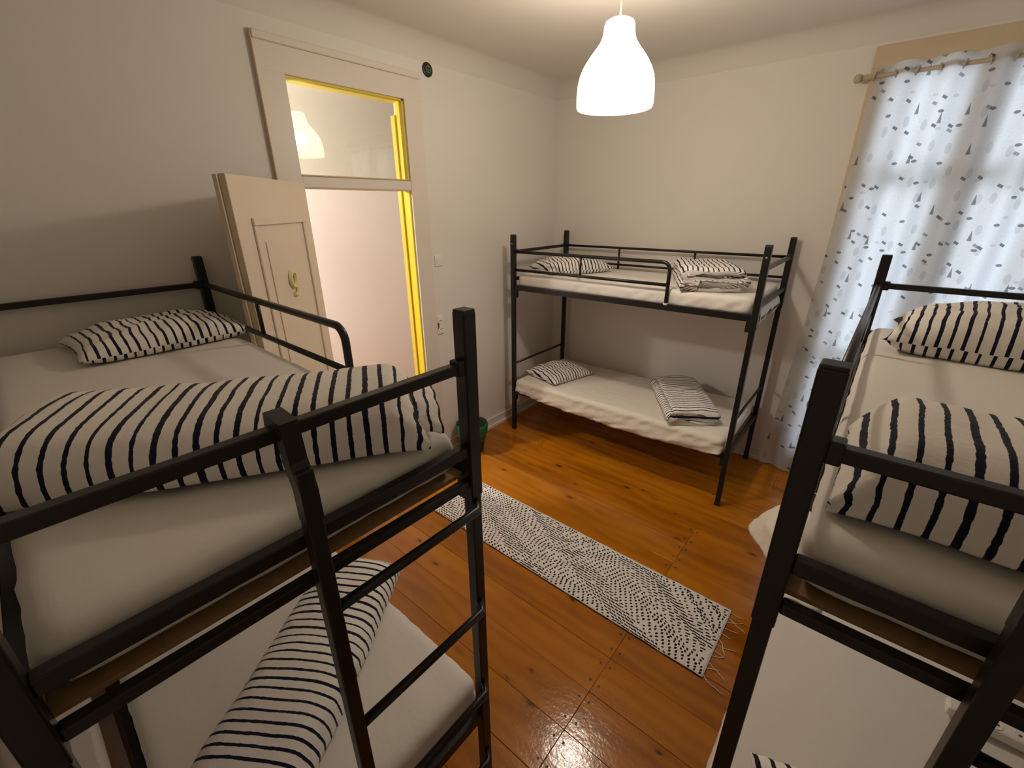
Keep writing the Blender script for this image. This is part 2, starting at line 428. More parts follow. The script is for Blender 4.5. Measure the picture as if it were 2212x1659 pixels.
child('head_lining', tr, B(x0 - .012, XW - .004, DY0, DY1, DZ - .010, DZ), 'yellow_paint')
wn1 = S(empty('window_1', (XW - .03, (DY0 + DY1) / 2, 2.36)), 'clear glass transom pane above the doorway')
child('pane', wn1, B(XW - .036, XW - .032, DY0 + .006, DY1 - .004, 2.356, DZ - .008), 'pane_glass')

# hall beyond the door
HX = -1.55
S(obj('wall_hall', B(HX - .1, HX, YF - .1, YB + .25, -.06, 3.3), 'hall_paint'), 'bright white hall wall seen through the doorway')
S(obj('wall_hall_end', B(HX, x0, YB, YB + .1, -.06, 3.3), 'hall_paint'), 'white end wall of the hall')
S(obj('wall_hall_near', B(HX, x0, YF - .1, YF, -.06, 3.3), 'hall_paint'), 'white near wall of the hall')

# door leaf, swung open into the room
HG = Vector((XW + .022, DY0 + .005)); FE = Vector((.653, -3.198))
du = (FE - HG); LW = du.length; ang = math.atan2(du.y, du.x)
door = S(empty('door_1', (HG.x, HG.y, 0), ang), 'open panelled cream door leaf numbered nine')
# local x along the leaf, local +y is the visible face side
def dchild(name, bm, mat): 
    return obj(name, bm, mat, door)
ZD = 2.312
dchild('leaf', B(.006, LW, -.028, 0, .012, ZD, bev=.002), 'leaf_paint')
dchild('rebate_edge', B(0.0, LW + .014, -.050, -.030, .012, ZD - .004, bev=.002), 'leaf_paint')
dchild('edge_strip', B(LW, LW + .004, -.028, -.001, .012, ZD), 'edge_paint')
dchild('edge_strip', B(LW + .014, LW + .017, -.048, -.031, .012, ZD - .004), 'edge_paint')
def frame(px0, px1, pz0, pz1):
    f = dchild('panel_moulding', B(px0, px1, 0, .014, pz1 - .035, pz1, bev=.004), 'leaf_paint')
    dchild('panel_moulding', B(px0, px1, 0, .014, pz0, pz0 + .035, bev=.004), 'leaf_paint')
    dchild('panel_moulding', B(px0, px0 + .03, 0, .011, pz0 + .035, pz1 - .035, bev=.004), 'leaf_paint')
    dchild('panel_moulding', B(px1 - .03, px1, 0, .011, pz0 + .035, pz1 - .035, bev=.004), 'leaf_paint')
    dchild('raised_panel', B(px0 + .10, px1 - .09, 0, .006, pz0 + .12, pz1 - .115, bev=.002), 'leaf_paint')
frame(.11, LW - .13, 1.05, 2.13)
frame(.11, LW - .13, .18, .90)
# the digit on the leaf
path = []
cxn, czn = LW * .50, 1.805
for i in range(21):
    a = R(0) + 2 * math.pi * i / 20
    path.append((cxn - .033 * math.cos(a), .014, czn + .040 * math.sin(a)))
bm = tube(bmesh.new(), path[:-1], .0125, 6, closed=True, upv=(0, 1, 0))
tail = [(cxn - .033, .014, czn), (cxn - .034, .014, czn - .045), (cxn - .028, .014, czn - .078), (cxn - .008, .014, czn - .088), (cxn + .014, .014, czn - .080)]
tube(bm, tail, [.0105, .006, .0095, .0125, .0125], 6, upv=(0, 1, 0))
g = dchild('number_nine', bm, 'digit_paint'); g['label'] = 'pale yellow raised digit nine'

# window behind the curtain
wn2 = S(empty('window_2', ((WX0 + WX1) / 2, YB, 0)), 'tall double window behind the printed curtain')
yg = YB + .055
child('casing', wn2, B(WX0 - .085, WX0, YB - .022, YB, 0, WZ1 + .11, bev=.004), 'window_wood')
child('casing', wn2, B(WX1, WX1 + .13, YB - .022, YB, 0, WZ1 + .11, bev=.004), 'window_wood')
child('casing', wn2, B(WX0 - .085, WX1 + .13, YB - .026, YB, WZ1, WZ1 + .12, bev=.004), 'window_wood')
child('casing_bead', wn2, B(WX0 - .07, WX0 - .05, YB - .034, YB - .022, 0, WZ1, bev=.003), 'window_wood')
mxm = (WX0 + WX1) / 2 - .01
for a, b in ((WX0, WX0 + .05), (mxm - .075, mxm + .075), (WX1 - .05, WX1)):
    child('stile', wn2, B(a, b, yg - .03, yg + .03, WZ0, WZ1, bev=.004), 'window_wood')
for za, zb in ((WZ0, WZ0 + .16), (1.06, 1.12), (2.30, 2.36), (WZ1 - .06, WZ1)):
    for a, b in ((WX0 + .05, mxm - .075), (mxm + .075, WX1 - .05)):
        child('rail', wn2, B(a, b, yg - .025, yg + .025, za, zb, bev=.004), 'window_wood')
for a, b in ((WX0 + .05, mxm - .075), (mxm + .075, WX1 - .05)):
    for za, zb in ((WZ0 + .16, 1.06), (1.12, 2.30), (2.36, WZ1 - .06)):
        child('pane', wn2, B(a, b, yg - .002, yg + .002, za, zb), 'pane_glass')

# ================================================================== FITTINGS ON THE WALLS
sw = tag(empty('light_switch', (XW, -1.543, 1.765)), 'white rocker light switch right of the doorway', 'switch')
obj('plate', B(0, .009, -.041, .041, -.043, .043, bev=.003), 'plastic_white', sw)
obj('rocker', B(.009, .014, -.024, .024, -.026, .026, bev=.002), 'plastic_white', sw)
so = tag(empty('wall_socket', (XW, -1.575, 1.235)), 'white upright double socket plate beside the door casing', 'socket')
obj('plate', B(0, .014, -.036, .036, -.078, .078, bev=.004), 'plastic_white', so)
for dz in (.036, -.036):
    q = obj('socket_face', lathe(bmesh.new(), [(.001, .0), (.027, .0), (.029, .004), (.001, .004)], 18), 'plastic_white', so)
    q.rotation_euler = (0, R(90), 0); q.location = (.014, .0, dz)
    for dy in (-.009, .009):
        obj('hole', B(.0175, .0188, dy - .004, dy + .004, dz - .004, dz + .004), 'socket_hole', so)
obj('rust_stain', B(.0142, .0150, -.034, -.018, -.03, .02), 'rust', so)
ve = tag(empty('wall_vent', (XW, -1.527, 3.078)), 'small round dark vent cover high above the light switch', 'vent')
q = obj('cover', lathe(bmesh.new(), [(.001, .012), (.036, .012), (.044, .008), (.046, 0)], 28), 'vent_dark', ve); q.rotation_euler = (0, R(90), 0)
q = obj('ring', lathe(bmesh.new(), [(.018, .0121), (.018, .0145), (.024, .0145), (.024, .0121)], 24), 'vent_light', ve); q.rotation_euler = (0, R(90), 0)
for k in range(2):
    obj('bar', B(.0122, .014, -.012 if k == 0 else -.003, .012 if k == 0 else .003, -.003 if k == 0 else -.016, .003 if k == 0 else .016), 'vent_light', ve)

# ================================================================== PENDANT LAMPS
PROF = [(.184, 0), (.189, .012), (.190, .05), (.187, .10), (.180, .135), (.168, .165), (.150, .195), (.128, .225), (.105, .252), (.088, .275), (.078, .297), (.0735, .32), (.072, .342), (.066, .357), (.050, .366), (.028, .369), (.010, .3695)]
def pendant(loc, label, watts, col):
    t = tag(empty('pendant_lamp', loc), label, 'lamp')
    bm = bmesh.new(); lathe(bm, PROF, 48)
    obj('shade', bm, 'lamp_shade_glow', t, smooth=True)
    top = ZC - loc[2] if loc[0] > 0 else 3.3 - loc[2]
    obj('cord', tube(bmesh.new(), [(0, 0, .30), (0, 0, top)], .0042, 8), 'cord_white', t)
    obj('ceiling_rose', lathe(bmesh.new(), [(.006, top - .05), (.03, top - .045), (.045, top - .02), (.048, top)], 24), 'cord_white', t, smooth=True)
    obj('lamp_holder', lathe(bmesh.new(), [(.008, .30), (.02, .30), (.022, .235), (.015, .225)], 16), 'cord_white', t)
    ld = bpy.data.lights.new('bulb', 'POINT'); ld.energy = watts; ld.color = col; ld.shadow_soft_size = .062
    lo = bpy.data.objects.new('bulb', ld); COL.objects.link(lo); lo.parent = t; lo.location = (0, 0, .15)
    return t
pendant((1.672, -1.690, 2.626), 'glowing white bell-shaped pendant lamp hanging from the room ceiling', LAMP_W, LAMP_COL)
pendant((-.72, -3.05, 2.45), 'white bell-shaped pendant lamp in the hall outside the doorway', HALL_W, HALL_COL)

# ================================================================== CURTAIN
def curtain():
    t = tag(empty('curtain', (3.15, YB - .075, 0)), 'white printed eyelet curtain hanging in front of the tall window', 'curtain')
    nx, nzv = 260, 90
    xa, xb = 2.575, 3.86; ztop, zbot = 2.985, .025
    ring_dx = .105
    bm = bmesh.new(); uvl = bm.loops.layers.uv.new('uv'); grid = []
    for j in range(nzv + 1):
        f = j / nzv; z = ztop + (zbot - ztop) * f
        row = []
        for i in range(nx + 1):
            s = i / nx
            x = xa + (xb - xa) * s - .10 * f * (1 - s) ** 1.5 * (.3 + f)
            ph = math.pi * (x - xa + .10 * f * (1 - s)) / ring_dx
            amp = .026 - .004 * f + .016 * nz(s * 3, f * 1.3, 2)
            y = amp * math.sin(ph + .9 * nz(s * 4, f * 1.2, 5) * f) + .014 * nz(s * 14, f * 2.4, 8) + .020 * f * nz(s * 5, f, 1)
            zz = z + (.012 * nz(s * 9, 3, 1) if j == nzv else 0) - (.03 * max(0, nz(s * 3, 7, 1)) * f)
            row.append(bm.verts.new((x - 3.15, y, max(zz, .012))))
        grid.append(row)
    for j in range(nzv):
        for i in range(nx):
            fa = bm.faces.new((grid[j][i], grid[j + 1][i], grid[j + 1][i + 1], grid[j][i + 1]))
            for lp, (a, b) in zip(fa.loops, ((i, j), (i, j + 1), (i + 1, j + 1), (i + 1, j))):
                lp[uvl].uv = (a / nx * 1.72, b / nzv * 2.96)
    obj('cloth', bm, 'curtain_print', t, smooth=True)
    for k in range(12):
        xk = xa + ring_dx * (k + .0) - 3.15
        sgn = 1 if k % 2 == 0 else -1
        pts = [(xk + .006 * math.sin(a) * sgn, .022 * math.cos(a), 2.925 + .022 * math.sin(a)) for a in [2 * math.pi * i / 16 for i in range(16)]]
        obj('eyelet', tube(bmesh.new(), pts, .0042, 6, closed=True, upv=(1, 0, 0)), 'steel', t, smooth=True)
    return t
curtain()
rod = tag(empty('curtain_rod', (3.1, YB - .075, 2.925)), 'brown wooden curtain rod with round end above the window', 'curtain rod')
obj('pole', tube(bmesh.new(), [(-.60, 0, 0), (.80, 0, 0)], .013, 12), 'rod_wood', rod, smooth=True)
q = obj('finial', lathe(bmesh.new(), [(.004, -.012), (.018, -.012), (.026, .0), (.026, .02), (.018, .032), (.004, .036)], 18), 'rod_wood', rod, smooth=True)
q.rotation_euler = (0, R(-90), 0); q.location = (-.60, 0, 0)
obj('rod_bracket', B(-.575, -.56, -.01, .053, -.012, .012), 'rod_wood', rod)
obj('rod_bracket', B(.70, .715, -.01, .053, -.012, .012), 'rod_wood', rod)

# ================================================================== BUNK BEDS
LB, WB = 2.04, 0.875
HP, ZG, ZR, ZE, ZT, ZL = 1.935, 1.795, 1.478, 1.553, 1.448, .432
PS = .021
def bunk(loc, rotz, sgn, label, ladder=None):
    t = tag(empty('bunk_bed', loc, rotz), label, 'bunk bed')
    t['group'] = 'black metal bunk beds'
    def bb(name, l0, l1, v0, v1, z0, z1, bev=.003, mat='black_metal'):
        return obj(name, B(l0, l1, v0 * sgn, v1 * sgn, z0, z1, bev=bev), mat, t)
    def tb(name, pts, r, n=10, mat='black_metal'):
        return obj(name, tube(bmesh.new(), [(a, b * sgn, c) for a, b, c in pts], r, n), mat, t, smooth=True)
    for l in (0, LB):
        for v in (0, WB):
            p = bb('post', l - PS, l + PS, v - PS, v + PS, 1.40, HP, .004)
            c = obj('post_cap', B(l - PS + .001, l + PS - .001, v * sgn - PS + .001, v * sgn + PS - .001, HP - .002, HP + .006, bev=.003), 'dark_plastic', p)
            s = 1 if l == 0 else -1; sv = 1 if v == 0 else -1
            lg = bb('leg', l - PS + .003, l + PS - .003, v - PS + .003, v + PS - .003, .012, 1.42, .003)
            obj('foot_cap', B(l - PS + .001, l + PS - .001, v * sgn - PS + .001, v * sgn + PS - .001, 0, .03, bev=.002), 'dark_plastic', lg)
            bb('bracket', l + s * PS * .8, l + s * (PS + .024), v - .017, v + .017, ZR - .095, ZR - .018)
            bb('bracket', l + s * PS * .8, l + s * (PS + .018), v - .015, v + .015, ZL - .085, ZL - .018)
            scr = obj('screw', lathe(bmesh.new(), [(.0005, .003), (.005, .002), (.006, 0)], 10), 'steel', p)
            scr.rotation_euler = (R(90) * sgn * sv, 0, 0); scr.location = (l, (v - sv * PS) * sgn, 1.865)
    for v in (0, WB):
        bb('side_rail', PS, LB - PS, v - .014, v + .014, ZR - .024, ZR + .024)
        bb('side_rail', PS, LB - PS, v - .014, v + .014, ZL - .022, ZL + .022)
    for l in (0, LB):
        bb('end_rail', l - .013, l + .013, PS, WB - PS, ZG - .0135, ZG + .0135)
        bb('end_rail', l - .014, l + .014, PS, WB - PS, ZE - .016, ZE + .016)
        bb('end_rail', l - .012, l + .012, PS, WB - PS, ZT - .013, ZT + .013)
        bb('end_rail', l - .012, l + .012, PS, WB - PS, ZL - .02, ZL + .02)
        if not (ladder and l == 0):
            tb('end_rail', [(l, PS, .725), (l, WB - PS, .725)], .011)
        for v, sv in ((0, 1), (WB, -1)):
            bb('rail_clamp', l - .017, l + .017, v + sv * PS * .9, v + sv * (PS + .022), ZG - .02, ZG + .022, .004)
    # guards
    g = tb('back_guard', [(PS, WB, ZG), (LB - PS, WB, ZG)], .0115)
    tb('back_guard', [(PS, WB, 1.64), (LB - PS, WB, 1.64)], .0105)
    for l in (.715, 1.433): tb('guard_strut', [(l, WB, 1.50), (l, WB, ZG)], .0095)
    e = .60; rr = .055
    pts = [(LB - PS, 0, ZG), (e + rr, 0, ZG)] + [(e + rr - rr * math.sin(a), 0, ZG - rr + rr * math.cos(a)) for a in [math.pi / 2 * i / 7 for i in range(1, 8)]] + [(e, 0, 1.47)]
    g = obj('front_guard', tube(bmesh.new(), [(a, b - sgn * .0, c) for a, b, c in pts], .0140, 10, upv=(0, 1, 0)), 'black_metal', t, smooth=True)
    tb('guard_bar', [(LB - PS, 0, 1.636), (e, 0, 1.636)], .0122)
    tb('guard_strut', [(1.335, 0, 1.636), (1.335, 0, ZG)], .0095)
    cl = obj('clip', lathe(bmesh.new(), [(.0135, 0), (.019, .002), (.019, .012), (.0135, .014)], 14, (e, 0, 1.492)), 'clip_plastic', t, smooth=True)
    cl['label'] = 'pale plastic guard clip'
    # slats
    me = B(-.036, .036, .016, WB - .016, -.006, .006, bev=.0)
    if sgn < 0:
        for vv in me.verts: vv.co.y *= -1
    s0 = obj('slat', me, 'slat_wood', t); first = True
    for z, n in ((ZT + .020, 13), (ZL + .004, 13)):
        for k in range(n):
            l = .055 + (LB - .11) * k / (n - 1)
            s = s0 if first else obj('slat', s0.data, None, t)
            first = False; s.location = (l, 0, z)
    if ladder is not None:
        v = ladder
        ld = tb('ladder_upright', [(-.052, v, ZG - .05), (-.052, v, .02)], .016, 4)
        bm = B(-.068, -.036, (v - .016) * sgn, (v + .016) * sgn, .0, ZG - .06, bev=.003); ld.data.clear_geometry(); bm.to_mesh(ld.data); bm.free()
        bmh = bmesh.new()
        tube(bmh, [(.020, v * sgn, ZG - .012), (.016, v * sgn, ZG + .021), (-.026, v * sgn, ZG + .021), (-.032, v * sgn, ZG - .05), (-.052, v * sgn, ZG - .10), (-.052, v * sgn, ZG - .17)], .0165, 4, square=True, upv=(0, 1, 0))
        obj('ladder_hook', bmh, 'black_metal', t)
        for z in (1.385, 1.0, .617, .235):
            tb('rung', [(-.006, .0, z), (-.05, .03, z), (-.052, v, z)], .0125, 10)
    return t
def bed_frame(loc, rotz, sgn):
    def place(l, v, z):
        c, s = math.cos(rotz), math.sin(rotz); a, b = l, v * sgn
        return Vector((loc[0] + c * a - s * b, loc[1] + s * a + c * b, z))
    return place
BX, BY, BA = .295, -.8363, R(.4638)
b_loc = (BX + LB * math.cos(BA), BY + LB * math.sin(BA), 0)
BEDS = {'B': (b_loc, math.pi + BA, -1), 'L': ((2.1581, -3.2716, 0), math.pi + R(-.968), 1),
        'R': ((2.9005 + WB, -3.1959, 0), math.pi / 2 + R(-.32), 1)}
bunk(*BEDS['B'], 'black metal bunk bed without ladder standing along the back wall')
bunk(*BEDS['L'], 'black metal bunk bed with ladder in the left foreground', ladder=.462)
bunk(*BEDS['R'], 'black metal bunk bed with ladder in front of the curtain', ladder=WB - .285)
PL = {k: bed_frame(*v) for k, v in BEDS.items()}

# ---- mattresses
def mattress(bed, zb, h, label, l0=.028, l1=LB - .028, v0=.022, v1=WB - .022, drape=None, mat='sheet_cotton', seed=0):
    loc, rz, sg = BEDS[bed]
    hx, hy, hz_ = (l1 - l0) / 2, (v1 - v0) / 2, h / 2; r = min(.042, hz_ * .8)
    nx, ny, nzv = (150 if drape else 90), 34, (14 if drape else 9)
    bm = bmesh.new(); cache = {}
    def P(i, j, k):
        key = (i, j, k)
        if key in cache: return cache[key]
        p = Vector((-hx + 2 * hx * i / nx, -hy + 2 * hy * j / ny, -hz_ + 2 * hz_ * k / nzv))
        # tighten samples near the rounded edges
        q = Vector((max(-hx + r, min(hx - r, p.x)), max(-hy + r, min(hy - r, p.y)), max(-hz_ + r, min(hz_ - r, p.z))))
        d = p - q; dl = d.length
        if dl > 1e-6: p = q + d / dl * r if dl > r * .01 else p
        x, y, z = p
        top = max(0, z / hz_); side = 1 - min(1, abs(z) / hz_)
        z += top * (.006 * nz(x * 2.5 + seed, y * 3, seed) + .0025 * nz(x * 7, y * 11 + seed, 3 + seed)) - top * .006 * (1 - (abs(x) / hx) ** 4) * (1 - (abs(y) / hy) ** 4)
        if abs(abs(y) - hy) < r * 1.2:
            y += math.copysign(1, y) * (.006 * nz(x * 14 + z * 22 + seed, z * 8, 5) + .004 * nz(x * 33 - z * 30, z * 10, 9 + seed)) * (.4 + side)
        if abs(abs(x) - hx) < r * 1.2: x += math.copysign(1, x) * .004 * nz(y * 17 + seed, z * 20, 4)
        if drape and y < -hy + r * 1.05 and z < 0:
            # the fitted sheet hangs over the front rail in slanting folds
            s = (x / hx + 1) / 2; dr = drape * (math.sin(math.pi * min(1, max(0, s * 1.02))) ** .6) * (.8 + .3 * nz(x * 4, 1, seed))
            tt = min(1, -z / hz_)
            z -= dr * tt; y -= (.024 + .020 * nz(x * 15 + z * 55, z * 6, seed) + .008 * nz(x * 40 + z * 60, z * 9, seed + 3)) * tt
        v = bm.verts.new((x, y * sg, z + hz_)); cache[key] = v; return v
    def quad(a, b, c, d):
        try: bm.faces.new((P(*a), P(*b), P(*c), P(*d)))
        except ValueError: pass
    for i in range(nx):
        for j in range(ny):
            for k in (0, nzv): quad((i, j, k), (i + 1, j, k), (i + 1, j + 1, k), (i, j + 1, k))
    for i in range(nx):
        for k in range(nzv):
            for j in (0, ny): quad((i, j, k), (i + 1, j, k), (i + 1, j, k + 1), (i, j, k + 1))
    for j in range(ny):
        for k in range(nzv):
            for i in (0, nx): quad((i, j, k), (i, j + 1, k), (i, j + 1, k + 1), (i, j, k + 1))
    o = obj('mattress', bm, mat, smooth=True)
    o.location = PL[bed]((l0 + l1) / 2, (v0 + v1) / 2, zb); o.rotation_euler = (0, 0, rz)
    return tag(o, label, 'mattress', 'sheeted mattresses on the bunk beds')
ZMU, ZML, HM = ZT + .027, ZL + .011, .128
MB = mattress('B', ZMU, HM, 'white sheeted mattress on the upper bunk along the back wall', seed=1, v0=.018)
mattress('B', ZML, HM, 'cream sheeted mattress on the lower bunk along the back wall', seed=2, v0=-.03, drape=.075, mat='sheet_cream')
mattress('L', ZMU, HM, 'white sheeted mattress on the upper bunk in the left foreground', seed=3)
mattress('L', ZML, HM, 'white sheeted mattress on the lower bunk in the left foreground', seed=4, v0=-.012)
mattress('R', ZMU, HM, 'white sheeted mattress on the upper bunk before the curtain', seed=5)
mattress('R', ZML, HM, 'white sheeted mattress on the lower bunk before the curtain', seed=6, v1=WB + .045)
ZU, ZLO = ZMU + HM - .001, ZML + HM - .001

def sheet_corner(bed, m, l, v0, v1, ztop, label):
    loc, rz, sg = BEDS[bed]; bm = bmesh.new(); G = []
    n1, n2 = 28, 8
    c = PL[bed](l, (v0 + v1) / 2, ztop)
    for i in range(n1 + 1):
        s = i / n1; row = []
        for j in range(n2 + 1):
            t = j / n2; hang = .05 + .055 * abs(math.sin(s * 5.2 + .6)) + .02 * nz(s * 7, 1, 4)
            p = PL[bed](l - .004 - .020 * math.sin(t * 2.2) - .010 * nz(s * 9, t * 2, 3) * t, v0 + (v1 - v0) * s, ztop + .008 - hang * t)
            row.append(bm.verts.new(p - c))
        G.append(row)
    for i in range(n1):
        for j in range(n2): bm.faces.new((G[i][j], G[i + 1][j], G[i + 1][j + 1], G[i][j + 1]))
    o = obj('sheet_corner', bm, 'sheet_cotton', m, smooth=True)
    o.matrix_parent_inverse = (Matrix.Translation(m.location) @ Matrix.Rotation(rz, 4, 'Z')).inverted()
    o.location = c
    sm = o.modifiers.new('thick', 'SOLIDIFY'); sm.thickness = .003
    o['label'] = label
sheet_corner('B', MB, .012, .12, WB - .10, ZMU + .035, 'loose end of the fitted sheet')

# ---- pillows
def pillow(bed, l, v, z, rot, sx, sy, h, mat, label, seed, wr=1.0, lift=0.0):
    loc, rz, sg = BEDS[bed]; n, m = 44, 34
    bm = bmesh.new(); uvl = bm.loops.layers.uv.new('uv'); G = {}
    for side in (0, 1):
        for i in range(n + 1):
            for j in range(m + 1):
                u, w_ = -1 + 2 * i / n, -1 + 2 * j / m
                edge = i in (0, n) or j in (0, m)
                if side == 1 and edge: G[1, i, j] = G[0, i, j]; continue
                th = ((1 - abs(u) ** 2.6) * (1 - abs(w_) ** 2.6)) ** .5
                pin = 1 - .055 * (1 - abs(w_) ** 2) * abs(u) ** 3; pin2 = 1 - .07 * (1 - abs(u) ** 2) * abs(w_) ** 3
                x, y = u * sx / 2 * pin, w_ * sy / 2 * pin2
                wrk = wr * (.010 * nz(u * 3.2 + seed, w_ * 3.2, seed) + .006 * nz(u * 7 + seed, w_ * 6, 2 + seed) + .005 * nz(u * 3 + w_ * 9, w_ * 2 + seed, 4))
                zt = h * .24 + h * .76 * th if side == 0 else h * .24 - h * .24 * min(1, th * 2.2)
                if side == 0: zt += wrk * (.4 + th)
                else: zt = max(0, zt)
                G[side, i, j] = bm.verts.new((x + .006 * nz(w_ * 4, seed, u), y + .006 * nz(u * 4, seed, w_), max(0.0, zt) + lift * max(0, u) * h))
    for side in (0, 1):
        for i in range(n):
            for j in range(m):
                q = [(i, j), (i + 1, j), (i + 1, j + 1), (i, j + 1)]
                f = bm.faces.new([G[side, a, b] for a, b in q])
                for lp, (a, b) in zip(f.loops, q):
                    lp[uvl].uv = (a / n * sx + seed, b / m * sy + side * .013)
    o = obj('pillow', bm, mat, smooth=True)
    o.location = PL[bed](l, v, z); o.rotation_euler = (0, 0, rz + rot * sg)
    return tag(o, label, 'pillow', 'striped pillows')
pillow('L', 1.74, .30, ZU, R(2), .46, .64, .115, 'stripe_mid_v', 'striped pillow at the head of the left upper bunk', 1)
pillow('R', 1.71, WB - .46, ZU, R(-3), .46, .76, .20, 'stripe_wide_v', 'plump striped pillow at the far end of the right upper bunk', 2)
pillow('B', 1.71, .45, ZU, R(28), .46, .66, .14, 'stripe_pillow_b', 'striped pillow at the door end of the far upper bunk', 3)
pillow('B', 1.74, .36, ZLO, R(14), .46, .54, .11, 'stripe_pillow_low', 'striped pillow at the door end of the far lower bunk', 4)
pillow('R', .14, WB - .27, ZLO, R(18), .42, .34, .13, 'stripe_wide_v', 'striped pillow on the right lower bunk at the bottom edge', 5)

# ---- folded duvets
def duvet(bed, l, v, z, rot, width, length, h, mat, label, seed, layers=0, asym=.0, flap=False, taper=0.0):
    """axis of the roll is local y; cross-section in local x/z. layers>0: folded in visible layers"""
    loc, rz, sg = BEDS[bed]
    outline = []
    if layers == 0:
        K = 56
        for i in range(K):
            a = 2 * math.pi * i / K
            c, s = math.cos(a), math.sin(a)
            x = math.copysign(abs(c) ** .62, c) * width / 2; zz = math.copysign(abs(s) ** .72, s)
            zz = h * .20 + (h * .80 * zz if zz > 0 else h * .20 * zz)
            zz *= 1 + asym * x / (width / 2) * (1 if zz > h * .2 else 0)
            outline.append((x, zz))
    else:
        t = h / layers; ctr = []
        for k in range(layers):
            za = t * (k + .5); xs = [(-1 + 2 * i / 14) * (width / 2 - t * .5) for i in range(15)]
            if k % 2: xs = xs[::-1]
            for x in xs: ctr.append((x, za + .006 * math.sin(x * 21 + k * 2 + seed)))
            if k < layers - 1:
                sx_ = 1 if k % 2 == 0 else -1
                for a in (R(-60), R(-30), 0, R(30), R(60)):
                    ctr.append((sx_ * (width / 2 - t * .5 + .5 * t * math.cos(a)), t * (k + 1) + .5 * t * math.sin(a)))
        L_, Rr = [], []
        m = len(ctr)
        for i in range(m):
            a, b = Vector(ctr[max(i - 1, 0)]), Vector(ctr[min(i + 1, m - 1)]); d = (b - a).normalized(); nn = Vector((-d.y, d.x))
            tt = t * .47 * (.35 if i in (0, m - 1) else 1)
            L_.append(Vector(ctr[i]) + nn * tt); Rr.append(Vector(ctr[i]) - nn * tt)
        outline = [(p.x, max(0, p.y)) for p in L_ + Rr[::-1]]
    M = 46; K = len(outline)
    arc = [0]
    for i in range(K): arc.append(arc[-1] + (Vector(outline[(i + 1) % K]) - Vector(outline[i])).length)
    bm = bmesh.new(); uvl = bm.loops.layers.uv.new('uv'); rings = []
    for j in range(M + 1):
        f = j / M; y = (f - .5) * length
        e = min(f, 1 - f) * length                       # distance to the nearer end
        sc = 1.0 if layers else max(.05, min(1, (e / .075))) ** .42
        ring = []
        for i, (x, zz) in enumerate(outline):
            k = zz / h
            wob = .011 * nz(x * 5 + seed, y * 4, seed) + .006 * nz(x * 12, y * 13 + seed, 3)
            X = x * (1 - taper * (f - .5)) * (1 if layers else (.93 + .07 * sc)) + .012 * nz(seed, y * 5, 1) + .006 * nz(k * 5, y * 9, seed)
            Z = zz * (sc if not layers else 1 - .10 * max(0, 1 - e / .06)) + wob * min(1, k * 1.6)
            Y = y + .010 * nz(x * 8, k * 9, seed + (0 if f < .5 else 4)) * (1 - min(1, e / .1)) * (2.0 if layers else 1)
            ring.append(bm.verts.new((X, Y, max(0.0, Z))))
        rings.append(ring)
    for j in range(M):
        for i in range(K):
            q = [(j, i), (j, i + 1), (j + 1, i + 1), (j + 1, i)]
            f = bm.faces.new([rings[a][b % K] for a, b in q])
            for lp, (a, b) in zip(f.loops, q): lp[uvl].uv = (arc[b] + seed * .37, a / M * length + seed * .11)
    for ring, jj in ((rings[0], 0), (rings[-1], M)):
        f = bm.faces.new(ring)
        for lp in f.loops:
            i = ring.index(lp.vert); lp[uvl].uv = (arc[i] + seed * .37, jj / M * length + outline[i][1] * .4)
    bmesh.ops.triangulate(bm, faces=[f for f in bm.faces if len(f.verts) > 4])
    o = obj('folded_duvet', bm, mat, smooth=True)
    o.location = PL[bed](l, v, z); o.rotation_euler = (0, 0, rz + rot * sg)
    if flap:
        bm = bmesh.new(); uvl = bm.loops.layers.uv.new('uv'); n1, n2 = 26, 10; G = []
        for i in range(n1 + 1):
            row = []
            for j in range(n2 + 1):
                a = math.pi * (.12 + .60 * i / n1); x = -math.cos(a) * width * .44
                zz = h * .72 * math.sin(a) ** .8 + .007 * nz(i * .5, j * .4, 3)
                y = -length / 2 + .03 - .070 * j / n2 - .002 * math.sin(i * .9)
                zz *= 1 - .22 * (j / n2) ** 2
                row.append(bm.verts.new((x, y, zz)))
            G.append(row)
        for i in range(n1):
            for j in range(n2):
                q = [(i, j), (i + 1, j), (i + 1, j + 1), (i, j + 1)]
                f = bm.faces.new([G[a][b] for a, b in q])
                for lp, (a, b) in zip(f.loops, q): lp[uvl].uv = (a / n1 * .4, b / n2 * .085 + .012)
        fo = obj('hem_flap', bm, mat, o, smooth=True)
        sm = fo.modifiers.new('thick', 'SOLIDIFY'); sm.thickness = .006
    return tag(o, label, 'duvet', 'striped folded duvets')
# rot: angle from the bed's l axis of the cross-section x axis
duvet('L', .405, .430, ZU, R(57.7 - 90), .40, .93, .15, 'stripe_wide_v', 'long striped folded duvet at the foot of the left upper bunk', 1, asym=.0, flap=True)
duvet('L', .52, .36, ZLO, R(36), .36, .98, .135, 'stripe_mid_v', 'long striped folded duvet on the left lower bunk', 2)
duvet('R', .335, WB - .462, ZU, R(0), .45, .83, .17, 'stripe_wide_v', 'thick striped folded duvet at the near end of the right upper bunk', 3)
duvet('B', .45, .41, ZU, R(-24), .42, .70, .16, 'stripe_fine_u', 'striped duvet folded in layers on the far upper bunk', 4, layers=4)
duvet('B', .50, .40, ZLO, R(-32), .36, .78, .13, 'stripe_fine_v', 'striped duvet folded in layers on the far lower bunk', 5, layers=3)

